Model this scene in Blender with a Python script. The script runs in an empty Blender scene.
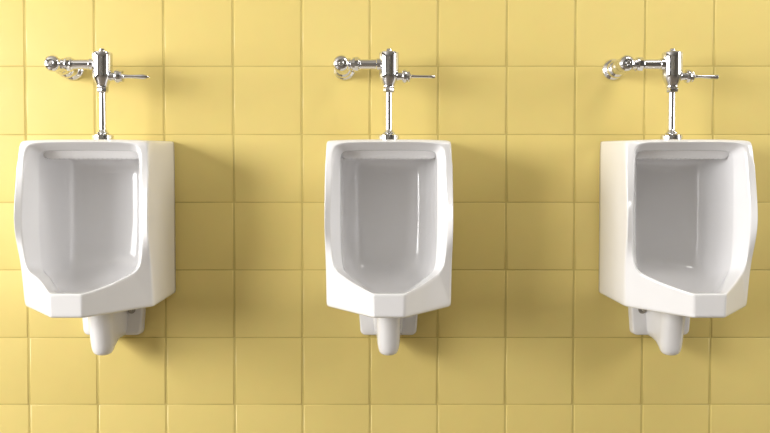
import bpy, bmesh, math, random
from mathutils import Vector, Matrix
random.seed(7)
S = bpy.context.scene
C = S.collection

# ------------------------------------------------------------------ camera numbers
F = 777.5; D = 2.28; H = 0.95                 # focal length in px, distance to wall, camera height
PITCH = math.atan(21.5 / F)
def wall_z(py, d=0.0):
    v = (216.5 - py) / F
    t = (D - d) / (math.cos(PITCH) + v * math.sin(PITCH))
    return H + t * (v * math.cos(PITCH) - math.sin(PITCH))

# ------------------------------------------------------------------ materials
def mat(name, color, rough=0.5, metal=0.0, coat=0.0, spec=0.5, coat_rough=0.05):
    m = bpy.data.materials.new(name); m.use_nodes = True
    b = m.node_tree.nodes['Principled BSDF']
    b.inputs['Base Color'].default_value = (*color, 1)
    b.inputs['Roughness'].default_value = rough
    b.inputs['Metallic'].default_value = metal
    b.inputs['Coat Weight'].default_value = coat
    b.inputs['Coat Roughness'].default_value = coat_rough
    b.inputs['Specular IOR Level'].default_value = spec
    return m, m.node_tree, b

def noise_tint(nt, b, c1, c2, scale, detail=3, lo=0.35, hi=0.65):
    tc = nt.nodes.new('ShaderNodeTexCoord'); n = nt.nodes.new('ShaderNodeTexNoise')
    n.inputs['Scale'].default_value = scale; n.inputs['Detail'].default_value = detail
    r = nt.nodes.new('ShaderNodeValToRGB')
    r.color_ramp.elements[0].position = lo; r.color_ramp.elements[1].position = hi
    r.color_ramp.elements[0].color = (*c1, 1); r.color_ramp.elements[1].color = (*c2, 1)
    nt.links.new(tc.outputs['Object'], n.inputs['Vector'])
    nt.links.new(n.outputs['Fac'], r.inputs['Fac'])
    nt.links.new(r.outputs['Color'], b.inputs['Base Color'])
    return tc, n, r

CERAMIC, nt, b = mat('white_porcelain', (0.88, 0.87, 0.86), 0.14, coat=0.4)
noise_tint(nt, b, (0.812, 0.806, 0.812), (0.832, 0.828, 0.836), 6)
CHROME, nt, b = mat('polished_chrome', (0.74, 0.74, 0.76), 0.07, metal=1.0)
STEEL, nt, b = mat('dull_steel', (0.42, 0.40, 0.37), 0.35, metal=1.0)
DARK, nt, b = mat('dark_slot', (0.03, 0.03, 0.03), 0.5)
PLASTER, nt, b = mat('painted_plaster', (0.2, 0.19, 0.17), 0.8)
noise_tint(nt, b, (0.17, 0.16, 0.145), (0.2, 0.19, 0.17), 2)
CEIL, nt, b = mat('ceiling_paint', (0.42, 0.41, 0.39), 0.9)
WHITE, nt, b = mat('white_paint', (0.8, 0.8, 0.79), 0.5)
DOORM, nt, b = mat('dark_door_paint', (0.10, 0.085, 0.07), 0.4)
FLOORM, nt, b = mat('floor_tile', (0.3, 0.27, 0.22), 0.35)
tc = nt.nodes.new('ShaderNodeTexCoord'); br = nt.nodes.new('ShaderNodeTexBrick')
br.offset = 0; br.inputs['Scale'].default_value = 1
br.inputs['Brick Width'].default_value = 0.3; br.inputs['Row Height'].default_value = 0.3
br.inputs['Mortar Size'].default_value = 0.004
br.inputs['Color1'].default_value = (0.16, 0.14, 0.12, 1); br.inputs['Color2'].default_value = (0.20, 0.17, 0.14, 1)
br.inputs['Mortar'].default_value = (0.15, 0.14, 0.12, 1)
nt.links.new(tc.outputs['Object'], br.inputs['Vector']); nt.links.new(br.outputs['Color'], b.inputs['Base Color'])

# glazed yellow wall tile: small colour change from tile to tile, faint wavy glaze
TILE, nt, b = mat('yellow_glazed_tile', (0.8, 0.6, 0.2), 0.33, spec=0.4)
geo = nt.nodes.new('ShaderNodeNewGeometry')
ramp = nt.nodes.new('ShaderNodeValToRGB')
TC1 = (0.790, 0.628, 0.212); TC2 = (0.812, 0.652, 0.228)
ramp.color_ramp.elements[0].color = (*TC1, 1); ramp.color_ramp.elements[1].color = (*TC2, 1)
nt.links.new(geo.outputs['Random Per Island'], ramp.inputs['Fac'])
tc = nt.nodes.new('ShaderNodeTexCoord'); n1 = nt.nodes.new('ShaderNodeTexNoise')
n1.inputs['Scale'].default_value = 22; n1.inputs['Detail'].default_value = 4
mx = nt.nodes.new('ShaderNodeMix'); mx.data_type = 'RGBA'; mx.blend_type = 'MULTIPLY'
mx.inputs[0].default_value = 0.05
nt.links.new(ramp.outputs['Color'], mx.inputs[6]); nt.links.new(n1.outputs['Color'], mx.inputs[7])
nt.links.new(mx.outputs[2], b.inputs['Base Color'])
n2 = nt.nodes.new('ShaderNodeTexNoise'); n2.inputs['Scale'].default_value = 9
bp = nt.nodes.new('ShaderNodeBump'); bp.inputs['Strength'].default_value = 0.06; bp.inputs['Distance'].default_value = 0.01
nt.links.new(tc.outputs['Object'], n1.inputs['Vector']); nt.links.new(tc.outputs['Object'], n2.inputs['Vector'])
nt.links.new(n2.outputs['Fac'], bp.inputs['Height']); nt.links.new(bp.outputs['Normal'], b.inputs['Normal'])
GROUT, nt, b = mat('yellow_grout', (0.60, 0.46, 0.16), 0.8)
noise_tint(nt, b, (0.52, 0.41, 0.12), (0.62, 0.49, 0.15), 9)

# ------------------------------------------------------------------ mesh helpers
def link(name, bm, m, parent=None, smooth=True, mods=None, autosmooth=None):
    bmesh.ops.recalc_face_normals(bm, faces=bm.faces)
    me = bpy.data.meshes.new(name); bm.to_mesh(me); bm.free()
    for mm in (m if isinstance(m, (list, tuple)) else [m]): me.materials.append(mm)
    if smooth:
        for p in me.polygons: p.use_smooth = True
        if autosmooth: me.set_sharp_from_angle(angle=math.radians(autosmooth))
    o = bpy.data.objects.new(name, me); C.objects.link(o)
    if parent: o.parent = parent
    return o
def box(bm, lo, hi, bev=0, seg=2):
    r = bmesh.ops.create_cube(bm, size=1)
    for v in r['verts']:
        v.co = Vector(((lo[i] + hi[i]) / 2 + v.co[i] * (hi[i] - lo[i]) for i in range(3)))
    if bev:
        es = list({e for v in r['verts'] for e in v.link_edges})
        bmesh.ops.bevel(bm, geom=es, offset=bev, segments=seg, affect='EDGES', profile=0.5)
def frame_from(axis):
    a = Vector(axis).normalized()
    u = a.orthogonal().normalized()
    if abs(a.z) > .99: u = Vector((1, 0, 0))
    return a, u, a.cross(u)
def lathe(bm, origin, axis, prof, n=40, sides=None, phase=0):
    """prof = [(t along axis, radius)]; sides=6 gives a hexagonal nut"""
    a, u, w = frame_from(axis); o = Vector(origin); k = sides or n
    rings = []
    for t, r in prof:
        if r <= 1e-6: rings.append([bm.verts.new(o + a * t)])
        else:
            rings.append([bm.verts.new(o + a * t + (u * math.cos(phase + 2*math.pi*i/k) + w * math.sin(phase + 2*math.pi*i/k)) * r) for i in range(k)])
    for A, B in zip(rings, rings[1:]):
        if len(A) == 1 and len(B) == 1: continue
        for i in range(k):
            j = (i + 1) % k
            if len(A) == 1: bm.faces.new((A[0], B[j], B[i]))
            elif len(B) == 1: bm.faces.new((A[i], A[j], B[0]))
            else: bm.faces.new((A[i], A[j], B[j], B[i]))
    if len(rings[0]) > 1: bm.faces.new(list(reversed(rings[0])))
    if len(rings[-1]) > 1: bm.faces.new(rings[-1])

def struct(o): o['kind'] = 'structure'; return o
def empty(name, loc, label, cat, group):
    o = bpy.data.objects.new(name, None); C.objects.link(o)
    o.location = loc; o.empty_display_size = 0.1
    o['label'] = label; o['category'] = cat; o['group'] = group
    return o

# ------------------------------------------------------------------ room shell
XL, XR, YB, ZC = -3.6, 3.4, -5.5, 2.9
# tiled back wall: real tiles with pillowed edges over a grout bed
def tiled_wall():
    bm = bmesh.new()
    gx0 = (369.3 - 385) / F * D                 # a vertical joint
    zj = wall_z(202.3)                          # a horizontal joint
    P = 0.2; PZ = 0.1995
    gr = .0006; bx_, bz_ = .0044, .0016
    i0 = int(math.floor((XL - gx0) / P)); i1 = int(math.ceil((XR - gx0) / P))
    j0 = int(math.floor((0 - zj) / PZ)); j1 = int(math.ceil((ZC - zj) / PZ))
    jit = {i: random.uniform(-.0010, .0010) for i in range(i0, i1 + 2)}
    jz = {j: random.uniform(-.0005, .0005) for j in range(j0, j1 + 2)}
    # unevenly laid joints: measured centre positions of the visible ones
    seen = (27.0, 96.1, 164.9, 233.9, 302.2, 370.0, 437.8, 506.1, 574.3, 643.5, 712.0)
    for k, px in enumerate(seen): jit[k - 5] = (px - 385) / F * D * 1.0005 - (gx0 + (k - 5) * P)
    for k, py in enumerate((404.5, 337.6, 270.0, 202.4, 134.6, 66.3)): jz[k - 3] = wall_z(py) - (zj + (k - 3) * PZ)
    for i in range(i0, i1):
        for j in range(j0, j1):
            xa = max(gx0 + i * P + jit[i] + gr, XL); xb = min(gx0 + (i + 1) * P + jit[i + 1] - gr, XR)
            za = max(zj + j * PZ + jz[j] + gr, 0); zb = min(zj + (j + 1) * PZ + jz[j + 1] - gr, ZC)
            if xb - xa < .012 or zb - za < .012: continue
            tx = random.uniform(-.0016, .0016); tz = random.uniform(-.0016, .0016)
            cx, cz = (xa + xb) / 2, (za + zb) / 2; off = random.uniform(-.0002, .0002)
            loops = []
            for (ex, ez, dy) in ((0, 0, .0034), (bx_*.3, bz_*.3, .0020), (bx_*.65, bz_*.65, .0006), (bx_*.9, bz_*.9, .0001), (bx_*1.3, bz_*1.3, 0)):
                L = []
                for (x, z) in ((xa+ex, za+ez), (xb-ex, za+ez), (xb-ex, zb-ez), (xa+ex, zb-ez)):
                    L.append(bm.verts.new((x, dy + off + (x-cx)*tx + (z-cz)*tz + .0004, z)))
                loops.append(L)
            for A, B in zip(loops, loops[1:]):
                for k in range(4):
                    bm.faces.new((A[k], A[(k+1) % 4], B[(k+1) % 4], B[k]))
            bm.faces.new(loops[-1])
    nt_ = len(bm.faces)
    r = bmesh.ops.create_cube(bm, size=1)
    for v in r['verts']:
        v.co = Vector(((XL+XR)/2 + v.co.x*(XR-XL), .052 + v.co.y*.1 - .0005, ZC/2 + v.co.z*ZC))
    bm.faces.ensure_lookup_table()
    for f in bm.faces[nt_:]: f.material_index = 1
    for f in bm.faces[:nt_]:
        if f.normal.y > 0: f.normal_flip()
    me = bpy.data.meshes.new('wall_back'); bmesh.ops.recalc_face_normals(bm, faces=bm.faces[nt_:])
    for f in bm.faces[:nt_]:
        f.normal_update()
        if f.normal.y > 0: f.normal_flip()
    bm.to_mesh(me); bm.free()
    me.materials.append(TILE); me.materials.append(GROUT)
    for p in me.polygons: p.use_smooth = p.material_index == 0
    o = bpy.data.objects.new('wall_back', me); C.objects.link(o); struct(o)
tiled_wall()

def wall_with_hole(name, lo, hi, axis, hole, m):
    """a slab box lo..hi with one rectangular hole (a0,a1,z0,z1) along the in-plane axis"""
    bm = bmesh.new(); a0, a1, z0, z1 = hole
    def b2(u0, u1, w0, w1):
        l = list(lo); h = list(hi); l[axis], h[axis], l[2], h[2] = u0, u1, w0, w1
        box(bm, l, h)
    b2(lo[axis], a0, lo[2], hi[2]); b2(a1, hi[axis], lo[2], hi[2])
    b2(a0, a1, lo[2], z0); b2(a0, a1, z1, hi[2])
    return struct(link(name, bm, m, smooth=False))
bm = bmesh.new(); box(bm, (XL-.1, YB-.1, -.1), (XR+.1, .1, 0)); struct(link('floor', bm, FLOORM, smooth=False))
bm = bmesh.new(); box(bm, (XL-.1, YB-.1, ZC), (XR+.1, .1, ZC+.1)); struct(link('ceiling', bm, CEIL, smooth=False))
WIN = (-4.0, -0.7, 0.75, 2.4)
wall_with_hole('wall_left', (XL-.1, YB, 0), (XL, 0, ZC), 1, WIN, PLASTER)
WIR = (-1.9, -0.7, 1.1, 2.65)
wall_with_hole('wall_right', (XR, YB, 0), (XR+.1, 0, ZC), 1, WIR, PLASTER)
bm = bmesh.new(); box(bm, (XL-.1, YB-.1, 0), (XR+.1, YB, ZC)); struct(link('wall_front', bm, PLASTER, smooth=False))
# window frame in the left wall
bm = bmesh.new(); a0, a1, z0, z1 = WIN; w = .05
for lo, hi in (((XL-.08, a0, z0), (XL-.02, a0+w, z1)), ((XL-.08, a1-w, z0), (XL-.02, a1, z1)),
               ((XL-.08, a0, z0), (XL-.02, a1, z0+w)), ((XL-.08, a0, z1-w), (XL-.02, a1, z1)),
               ((XL-.08, (a0+a1)/2-w/2, z0), (XL-.02, (a0+a1)/2+w/2, z1))):
    box(bm, lo, hi, .004)
struct(link('window_1', bm, WHITE, smooth=False))
bm = bmesh.new(); a0, a1, z0, z1 = WIR
for lo, hi in (((XR+.02, a0, z0), (XR+.08, a0+w, z1)), ((XR+.02, a1-w, z0), (XR+.08, a1, z1)),
               ((XR+.02, a0, z0), (XR+.08, a1, z0+w)), ((XR+.02, a0, z1-w), (XR+.08, a1, z1)),
               ((XR+.02, (a0+a1)/2-w/2, z0), (XR+.08, (a0+a1)/2+w/2, z1))):
    box(bm, lo, hi, .004)
struct(link('window_2', bm, WHITE, smooth=False))
# door behind the camera
bm = bmesh.new(); box(bm, (0.2, YB, 0.005), (1.15, YB+.04, 2.1), .004)
box(bm, (.32, YB+.03, .25), (1.03, YB+.05, .95), .01); box(bm, (.32, YB+.03, 1.1), (1.03, YB+.05, 1.95), .01)
struct(link('door_1', bm, DOORM, smooth=False))
bm = bmesh.new()
for lo, hi in (((.1, YB, 0), (.2, YB+.06, 2.2)), ((1.15, YB, 0), (1.25, YB+.06, 2.2)), ((.1, YB, 2.1), (1.25, YB+.06, 2.2))): box(bm, lo, hi, .004)
struct(link('trim_1', bm, WHITE, smooth=False))

# ------------------------------------------------------------------ urinal
# rings of half-outline points (x, depth, z from camera height), top centre -> side -> lip centre
RA = [(0,0,.159),(.130,0,.159),(.164,0,.157),(.166,0,.12),(.166,0,0),(.166,0,-.10),(.166,0,-.185),(.166,0,-.288),(.10,0,-.29),(.037,0,-.29),(0,0,-.29)]
RB = [(0,.238,.146),(.128,.238,.146),(.1640,.242,.143),(.1665,.250,.10),(.167,.266,.0),(.1675,.279,-.085),(.1665,.238,-.172),(.1665,.217,-.298),(.103,.292,-.302),(.038,.368,-.306),(0,.368,-.306)]
RC = [(0,.252,.138),(.116,.252,.138),(.142,.253,.129),(.1450,.257,.09),(.149,.261,-.0),(.153,.264,-.085),(.146,.256,-.184),(.129,.268,-.2035),(.090,.310,-.2260),(.039,.370,-.2435),(0,.370,-.2435)]
RD = [(0,.210,.119),(.112,.210,.119),(.128,.210,.112),(.1285,.212,.08),(.1285,.215,-.01),(.129,.215,-.095),(.126,.212,-.189),(.114,.222,-.206),(.081,.265,-.224),(.042,.336,-.2445),(0,.342,-.2445)]
RE = [(0,.165,.117),(.112,.165,.117),(.127,.165,.110),(.1272,.165,.08),(.1272,.165,-.01),(.1272,.165,-.10),(.124,.17,-.197),(.110,.185,-.232),(.078,.225,-.258),(.038,.275,-.270),(0,.275,-.270)]
RF = [(0,.062,.112),(.092,.062,.112),(.110,.064,.104),(.113,.066,.07),(.113,.066,-.01),(.113,.066,-.10),(.108,.072,-.20),(.090,.09,-.238),(.060,.12,-.258),(.028,.15,-.266),(0,.15,-.267)]
RG = [(0,.050,.06),(.035,.050,.06),(.055,.050,.05),(.060,.050,.03),(.060,.050,-.01),(.060,.050,-.08),(.055,.052,-.14),(.045,.056,-.17),(.03,.06,-.185),(.015,.064,-.195),(0,.066,-.197)]
RINGS = [RA, RB, RC, RD, RE, RF, RG]

def mk_bowl(parent, plateau=False, skew=0):
    bm = bmesh.new(); cr = bm.edges.layers.float.new('crease_edge')
    rings = []
    for R in RINGS:
        loop = [bm.verts.new((x, -d, z)) for x, d, z in R]
        loop += [bm.verts.new((-x, -d, z)) for x, d, z in reversed(R[1:-1])]
        rings.append(loop)
    if plateau:                         # this bowl's far rim runs level before it drops to the lip
        rings[2][-8].co = (-.092, -.298, -.2165); rings[3][-8].co = (-.079, -.256, -.2160)
    n = len(rings[0])
    if skew:                            # hand-finished bowl: lip slightly off centre, one lower corner drawn in
        for ri in (1, 2, 3):
            for k in (8, 9, 10, 11, 12): rings[ri][k].co.x += skew * (.5 if k in (8, 12) else 1)
        rings[1][-7].co.x += skew * 1.9; rings[1][-6].co.x += skew * .5
    for A, B in zip(rings, rings[1:]):
        for k in range(n): bm.faces.new((A[k], A[(k+1) % n], B[(k+1) % n], B[k]))
    G = rings[-1]                       # cap the inner back with a quad grid
    m = len(RG) - 1
    prev = None
    for k in range(1, m):
        if k == 1: bm.faces.new((G[0], G[1], G[n-1]))
        else: bm.faces.new((G[k-1], G[k], G[n-k], G[n-k+1]))
    bm.faces.new((G[m-1], G[m], G[m+1]))
    bm.faces.new(list(reversed(rings[0])))
    def e(a, b, v):
        ed = bm.edges.get((a, b))
        if ed: ed[cr] = v
    along = {0: [1.0]*10,
             1: [.5,.4,.45,.8,.82,.75,.75,.78,.78,.78],
             2: [.45,.4,.35,.5,.55,.6,.6,.6,.65,.65],
             3: [.6,.5,.5,.75,.75,.75,.7,.6,.5,.5]}
    for ri, ws in along.items():
        Lp = rings[ri]
        for k in range(10):
            e(Lp[k], Lp[k+1], ws[k]); e(Lp[(n-k) % n], Lp[n-k-1], ws[k])
    # creases running from ring to ring
    for (ri, k, v) in ((0,2,.45),(0,7,.75),(1,7,.5),(1,9,.6),(1,6,.25),(0,9,.3),(2,9,.35)):
        for kk in (k, (n-k) % n):
            e(rings[ri][kk], rings[ri+1][kk], v)
    o = link('bowl', bm, CERAMIC, parent)
    s = o.modifiers.new('smooth', 'SUBSURF'); s.levels = 4; s.render_levels = 4
    return o

def mk_rim(parent):
    """spreader ledge across the top of the bowl with a row of little wash slots in its lower edge"""
    bm = bmesh.new(); N = 160; hw = .1245
    prev = None
    for i in range(N + 1):
        u = -1 + 2*i/N; x = u*hw
        end = max(0, abs(x) - (hw-.016)) / .016
        lift = .004 * end**2
        notch = .0007 if (i % 8) in (0, 1) and 4 < i < N-4 else 0
        fr = .196 - .004*end**2
        prof = [(.10, .119), (fr+.006, .1205), (fr+.003, .114), (fr-.002, .106), (fr-.008, .0985 + lift + notch), (fr-.013, .0965 + lift + notch), (fr-.020, .0965 + lift + notch), (.10, .100 + lift)]
        ring = [bm.verts.new((x, -d, z)) for d, z in prof]
        if prev:
            for k in range(len(ring)): bm.faces.new((prev[k], prev[(k+1) % len(ring)], ring[(k+1) % len(ring)], ring[k]))
        else: bm.faces.new(ring)
        prev = ring
    bm.faces.new(prev)
    return link('flush_rim', bm, CERAMIC, parent, autosmooth=50)

def mk_trap(parent):
    bm = bmesh.new()
    # wall plate, rounded lower corners
    pts = []
    hw, hb, zt, zb, r = .092, .083, -.27, -.409, .016
    outline = [(-hw, zt)]
    for k in range(7):
        a = math.pi + k/6*math.pi/2; outline.append((-hb + r + r*math.cos(a), zb + r + r*math.sin(a)))
    for k in range(7):
        a = 1.5*math.pi + k/6*math.pi/2; outline.append((hb - r + r*math.cos(a), zb + r + r*math.sin(a)))
    outline.append((hw, zt))
    rings = []
    for d, ins in ((0, 0), (.022, .001), (.027, .003), (.029, .007)):
        sx = 1 - ins/hw
        rings.append([bm.verts.new((x*sx, -d, z + (ins if z < -.3 else 0))) for x, z in outline])
    for A, B in zip(rings, rings[1:]):
        for k in range(len(A)): bm.faces.new((A[k], A[(k+1) % len(A)], B[(k+1) % len(A)], B[k]))
    bm.faces.new(rings[-1]); bm.faces.new(list(reversed(rings[0])))
    # tongue: stack of horizontal sections (z, back depth, front depth, half width front, half width back)
    secs = [(-.27, .0, .160, .034, .062), (-.32, .0, .152, .033, .058), (-.36, .0, .143, .0325, .054), (-.39, .004, .137, .032, .050),
            (-.406, .012, .134, .0315, .042), (-.417, .034, .132, .031, .034), (-.428, .056, .130, .0295, .030), (-.438, .070, .127, .027, .027),
            (-.4445, .080, .123, .023, .023), (-.4485, .088, .117, .016, .016), (-.4505, .096, .109, .008, .008)]
    rr = []
    for z, db, df, wf, wb in secs:
        dc = max(df - wf, db + .3*(df-db)); ring = []
        for k in range(17):
            a = -math.pi/2 + math.pi*k/16
            ring.append((wf*math.sin(a), dc + (df-dc)*math.cos(a)))
        if db < .03:
            for s in (1, -1):
                seg = [(wf + (wb-wf)*t*t, dc + (db-dc)*t) for t in (.25, .5, .75, .92, 1)]
                if s == 1: ring += seg
                else: ring += [(-x, d) for x, d in reversed(seg)]
        else:
            for k in range(1, 11):
                a = math.pi/2 + math.pi*k/11
                ring.append((wb*math.sin(a), dc + (dc-db)*math.cos(a)))
        rr.append([bm.verts.new((x, -d, z)) for x, d in ring])
    for A, B in zip(rr, rr[1:]):
        for k in range(len(A)): bm.faces.new((A[k], A[(k+1) % len(A)], B[(k+1) % len(A)], B[k]))
    bm.faces.new(rr[0]); bm.faces.new(list(reversed(rr[-1])))
    return link('outlet_trap', bm, CERAMIC, parent, autosmooth=60)

def mk_bolt(parent, x):
    bm = bmesh.new()
    lathe(bm, (x, -.026, -.333), (0, -1, 0), [(0, .0115), (.0035, .0115), (.0045, .0105), (.0045, .008)], 28)
    lathe(bm, (x, -.030, -.333), (0, -1, 0), [(0, .0085), (.006, .0085), (.007, .0078)], sides=6)
    lathe(bm, (x, -.036, -.333), (0, -1, 0), [(0, .004), (.006, .004), (.007, .003)], 16)
    return link('mounting_bolt', bm, STEEL, parent, autosmooth=35)

def mk_urinal(x, label, dz=0, wide=1.0, plateau=False, skew=0, trap_x=0):
    t = empty('urinal', (x, -.001, H + dz), label, 'urinal', 'white porcelain urinals in a row on the tiled wall')
    t.scale = (wide, 1, 1)
    mk_bowl(t, plateau, skew); mk_rim(t); mk_trap(t).location.x = trap_x; mk_bolt(t, .056 + trap_x); mk_bolt(t, -.056 + trap_x)
    return t

# ------------------------------------------------------------------ flush valve (origin on the drop pipe axis at camera height)
def mk_valve(x, label, lever='straight', dz=0, lever_tilt=0):
    t = empty('flush_valve', (x, -.120, H + dz), label, 'flush valve', 'chrome flush valves above the urinals')
    t['group'] = 'chrome flush valves above the urinals'
    sx, sz = -.131, .361             # wall stop position
    bm = bmesh.new()                  # wall escutcheon, flush dome
    lathe(bm, (sx + .002, .1195, sz + .004), (0, -1, 0), [(0, .0305), (.002, .0315), (.0045, .0305), (.0075, .0275), (.0115, .0225), (.0145, .0200), (.030, .0195), (.042, .0190)], 48)
    link('escutcheon', bm, CHROME, t, autosmooth=40)
    bm = bmesh.new()                  # stop body coming off the wall
    lathe(bm, (sx, .086, sz), (0, -1, 0), [(0, .0240), (.006, .0262), (.010, .0258), (.015, .0232), (.018, .0195), (.020, .0180), (.036, .0180), (.038, .0212), (.046, .0220), (.052, .0208), (.056, .0178), (.062, .0170), (.066, .0178), (.094, .0178), (.097, .016)], 40)
    lathe(bm, (sx + .006, 0, sz), (1, 0, 0), [(0, .0165), (.018, .0165), (.020, .0148), (.034, .0145)], 36)
    link('stop_valve', bm, CHROME, t, autosmooth=35)
    bm = bmesh.new()
    lathe(bm, (sx, -.008, sz), (0, -1, 0), [(0, .0190), (.002, .0222), (.009, .0226), (.014, .0212), (.018, .0178), (.021, .0128), (.0222, .0074), (.0215, .0062), (.0205, .0055)], 44)
    cap = link('stop_cap', bm, CHROME, t, autosmooth=50)
    bm = bmesh.new()
    lathe(bm, (sx, -.027, sz), (0, -1, 0), [(0, .0053), (.0022, .0053), (.0032, .004)], 20)
    sc = link('adjusting_screw', bm, STEEL, cap, autosmooth=35)
    bm = bmesh.new()                  # coupling nut with collars
    lathe(bm, (sx + .030, 0, sz), (1, 0, 0), [(0, .0155), (.001, .0188), (.006, .0196), (.007, .0196)], sides=40)
    lathe(bm, (sx + .036, 0, sz), (1, 0, 0), [(0, .0190), (.001, .0202), (.010, .0202), (.0115, .0186)], sides=8, phase=.39)
    lathe(bm, (sx + .047, 0, sz), (1, 0, 0), [(0, .0176), (.003, .0170), (.006, .0148)], 40)
    link('coupling_nut', bm, CHROME, t, autosmooth=35)
    bm = bmesh.new()
    lathe(bm, (sx + .050, 0, sz), (1, 0, 0), [(0, .0138), (.040, .0138), (.044, .0142), (.060, .0142)], 40)
    lathe(bm, (sx + .096, 0, sz), (1, 0, 0), [(0, .0145), (.002, .0166), (.013, .0172), (.020, .0175)], 40)
    link('supply_pipe', bm, CHROME, t, autosmooth=35)
    bm = bmesh.new()                  # valve body: straight barrel, funnel below
    lathe(bm, (0, 0, .296), (0, 0, 1), [(0, .0135), (.004, .0150), (.012, .0190), (.022, .0236), (.030, .0262), (.040, .0270), (.080, .0275), (.093, .0277), (.0965, .0268), (.098, .0235)], 56)
    lathe(bm, (.012, 0, .328), (1, 0, 0), [(0, .0140), (.010, .0135), (.018, .0115), (.027, .0110)], 36)
    body = link('valve_body', bm, CHROME, t, autosmooth=35)
    bm = bmesh.new()
    lathe(bm, (0, 0, .3935), (0, 0, 1), [(0, .0100), (.004, .0098), (.005, .0078), (.009, .0075), (.0115, .005)], 28)
    link('top_cap', bm, CHROME, body, autosmooth=35)
    bm = bmesh.new()                  # vacuum breaker nut below the body
    lathe(bm, (0, 0, .282), (0, 0, 1), [(0, .0100), (.0015, .0140), (.004, .0155), (.012, .0160), (.014, .0150), (.0165, .0130)], sides=8, phase=.2)
    lathe(bm, (0, 0, .297), (0, 0, 1), [(0, .0135), (.001, .0165), (.004, .0168), (.005, .015)], 36)
    link('outlet_nut', bm, CHROME, t, autosmooth=30)
    bm = bmesh.new()
    lathe(bm, (0, 0, .168), (0, 0, 1), [(0, .0092), (.118, .0092)], 32)
    link('drop_pipe', bm, CHROME, t, autosmooth=40)
    bm = bmesh.new()                  # spud flange on the urinal top
    lathe(bm, (0, 0, .1505), (0, 0, 1), [(-.001, .0290), (.008, .0294), (.0135, .0288), (.0170, .0255), (.018, .0160)], sides=12, phase=.13)
    lathe(bm, (0, 0, .169), (0, 0, 1), [(0, .0155), (.002, .0165), (.004, .0160), (.006, .0125), (.010, .0115), (.012, .0100)], 36)
    link('spud_collar', bm, CHROME, t, autosmooth=35)
    bm = bmesh.new()                  # handle packing nut
    lathe(bm, (.036, 0, .328), (1, 0, 0), [(0, .0120), (.001, .0170), (.004, .0190), (.009, .0192), (.013, .0172), (.016, .0156)], 36)
    lathe(bm, (.049, 0, .328), (1, 0, 0), [(0, .0140), (.001, .0156), (.008, .0156), (.009, .0100), (.012, .0075), (.014, .005)], sides=8 if lever != 'cone' else 24)
    hn = link('handle_nut', bm, CHROME, t, autosmooth=35)
    bm = bmesh.new()
    if lever == 'cone': prof = [(0, .0070), (.012, .0052), (.036, .0062), (.050, .0076), (.056, .0070), (.070, .0018), (.071, 0)]
    elif lever == 'flare': prof = [(0, .0060), (.014, .0042), (.040, .0055), (.064, .0070), (.066, .0064), (.0665, 0)]
    else: prof = [(0, .0060), (.014, .0042), (.052, .0044), (.066, .0050), (.0675, .0038), (.068, 0)]
    a = Vector((math.cos(lever_tilt), 0, math.sin(lever_tilt)))
    lathe(bm, (.060, 0, .328), a, prof, 24)
    link('lever', bm, CHROME, t, autosmooth=45)
    return t

XU = (-.787, .0100, .7955); XV = (-.7815, .0110, .794)
mk_urinal(XU[0], 'white porcelain urinal at the left end of the row, its right flank showing', wide=1.035, plateau=True, trap_x=-.007)
mk_urinal(XU[1], 'white porcelain urinal in the middle of the row, seen straight on')
mk_urinal(XU[2], 'white porcelain urinal at the right end of the row, its left flank showing', wide=1.01, skew=.006, trap_x=.008)
mk_valve(XV[0], 'chrome flush valve above the left-end urinal, lever with a pointed tip', 'cone', lever_tilt=-.02)
mk_valve(XV[1], 'chrome flush valve above the middle urinal, thin straight lever', 'straight', lever_tilt=-.02)
mk_valve(XV[2], 'chrome flush valve above the right-end urinal, lever flaring towards its tip', 'flare', lever_tilt=-.03)

# ------------------------------------------------------------------ light
def area(name, loc, direction, sx, sy, power, color=(1, 1, 1)):
    l = bpy.data.lights.new(name, 'AREA'); l.shape = 'RECTANGLE'; l.size = sx; l.size_y = sy
    l.energy = power; l.color = color
    o = bpy.data.objects.new(name, l); C.objects.link(o); o.location = loc
    o.rotation_euler = Vector(direction).to_track_quat('-Z', 'Y').to_euler()
    return o
area('window_daylight', (XL-.09, (WIN[0]+WIN[1])/2, (WIN[2]+WIN[3])/2), (1, 0, -.02), WIN[1]-WIN[0], 1.5, 250, (1, .985, .97))
area('window_daylight', (XR+.09, (WIR[0]+WIR[1])/2, (WIR[2]+WIR[3])/2), (-1, 0, 0), WIR[1]-WIR[0], 1.5, 54, (1, .985, .97))
def ceiling_lamp(x, y, power, label):
    e = bpy.data.objects.new('ceiling_lamp', None); C.objects.link(e); e.location = (x, y, ZC)
    e['label'] = label; e['category'] = 'lamp'; e['group'] = 'ceiling lamps'
    bm = bmesh.new()
    for lo, hi in (((-.62, -.17, -.05), (.62, -.15, 0)), ((-.62, .15, -.05), (.62, .17, 0)), ((-.62, -.15, -.05), (-.60, .15, 0)), ((.60, -.15, -.05), (.62, .15, 0))): box(bm, lo, hi)
    link('lamp_frame', bm, WHITE, e, smooth=False)
    area('lamp_light', (x, y, ZC-.04), (0, 0, -1), 1.18, .28, power, (1, .97, .93))
ceiling_lamp(1.3, -1.1, 15, 'long white ceiling lamp above the right-hand urinal')

W = bpy.data.worlds.new('sky'); S.world = W; W.use_nodes = True
bg = W.node_tree.nodes['Background']; bg.inputs['Color'].default_value = (.75, .85, 1, 1); bg.inputs['Strength'].default_value = 0.6

cam = bpy.data.cameras.new('camera'); cam.lens = F * 36 / 770; cam.sensor_width = 36
co = bpy.data.objects.new('camera', cam); C.objects.link(co)
co.location = (0, -D, H); co.rotation_euler = (math.pi/2 - PITCH, 0, 0)
S.camera = co
S.view_settings.view_transform = 'Standard'; S.view_settings.look = 'None'
S.view_settings.exposure = 0.12; S.view_settings.gamma = 1; S.view_settings.use_curve_mapping = False
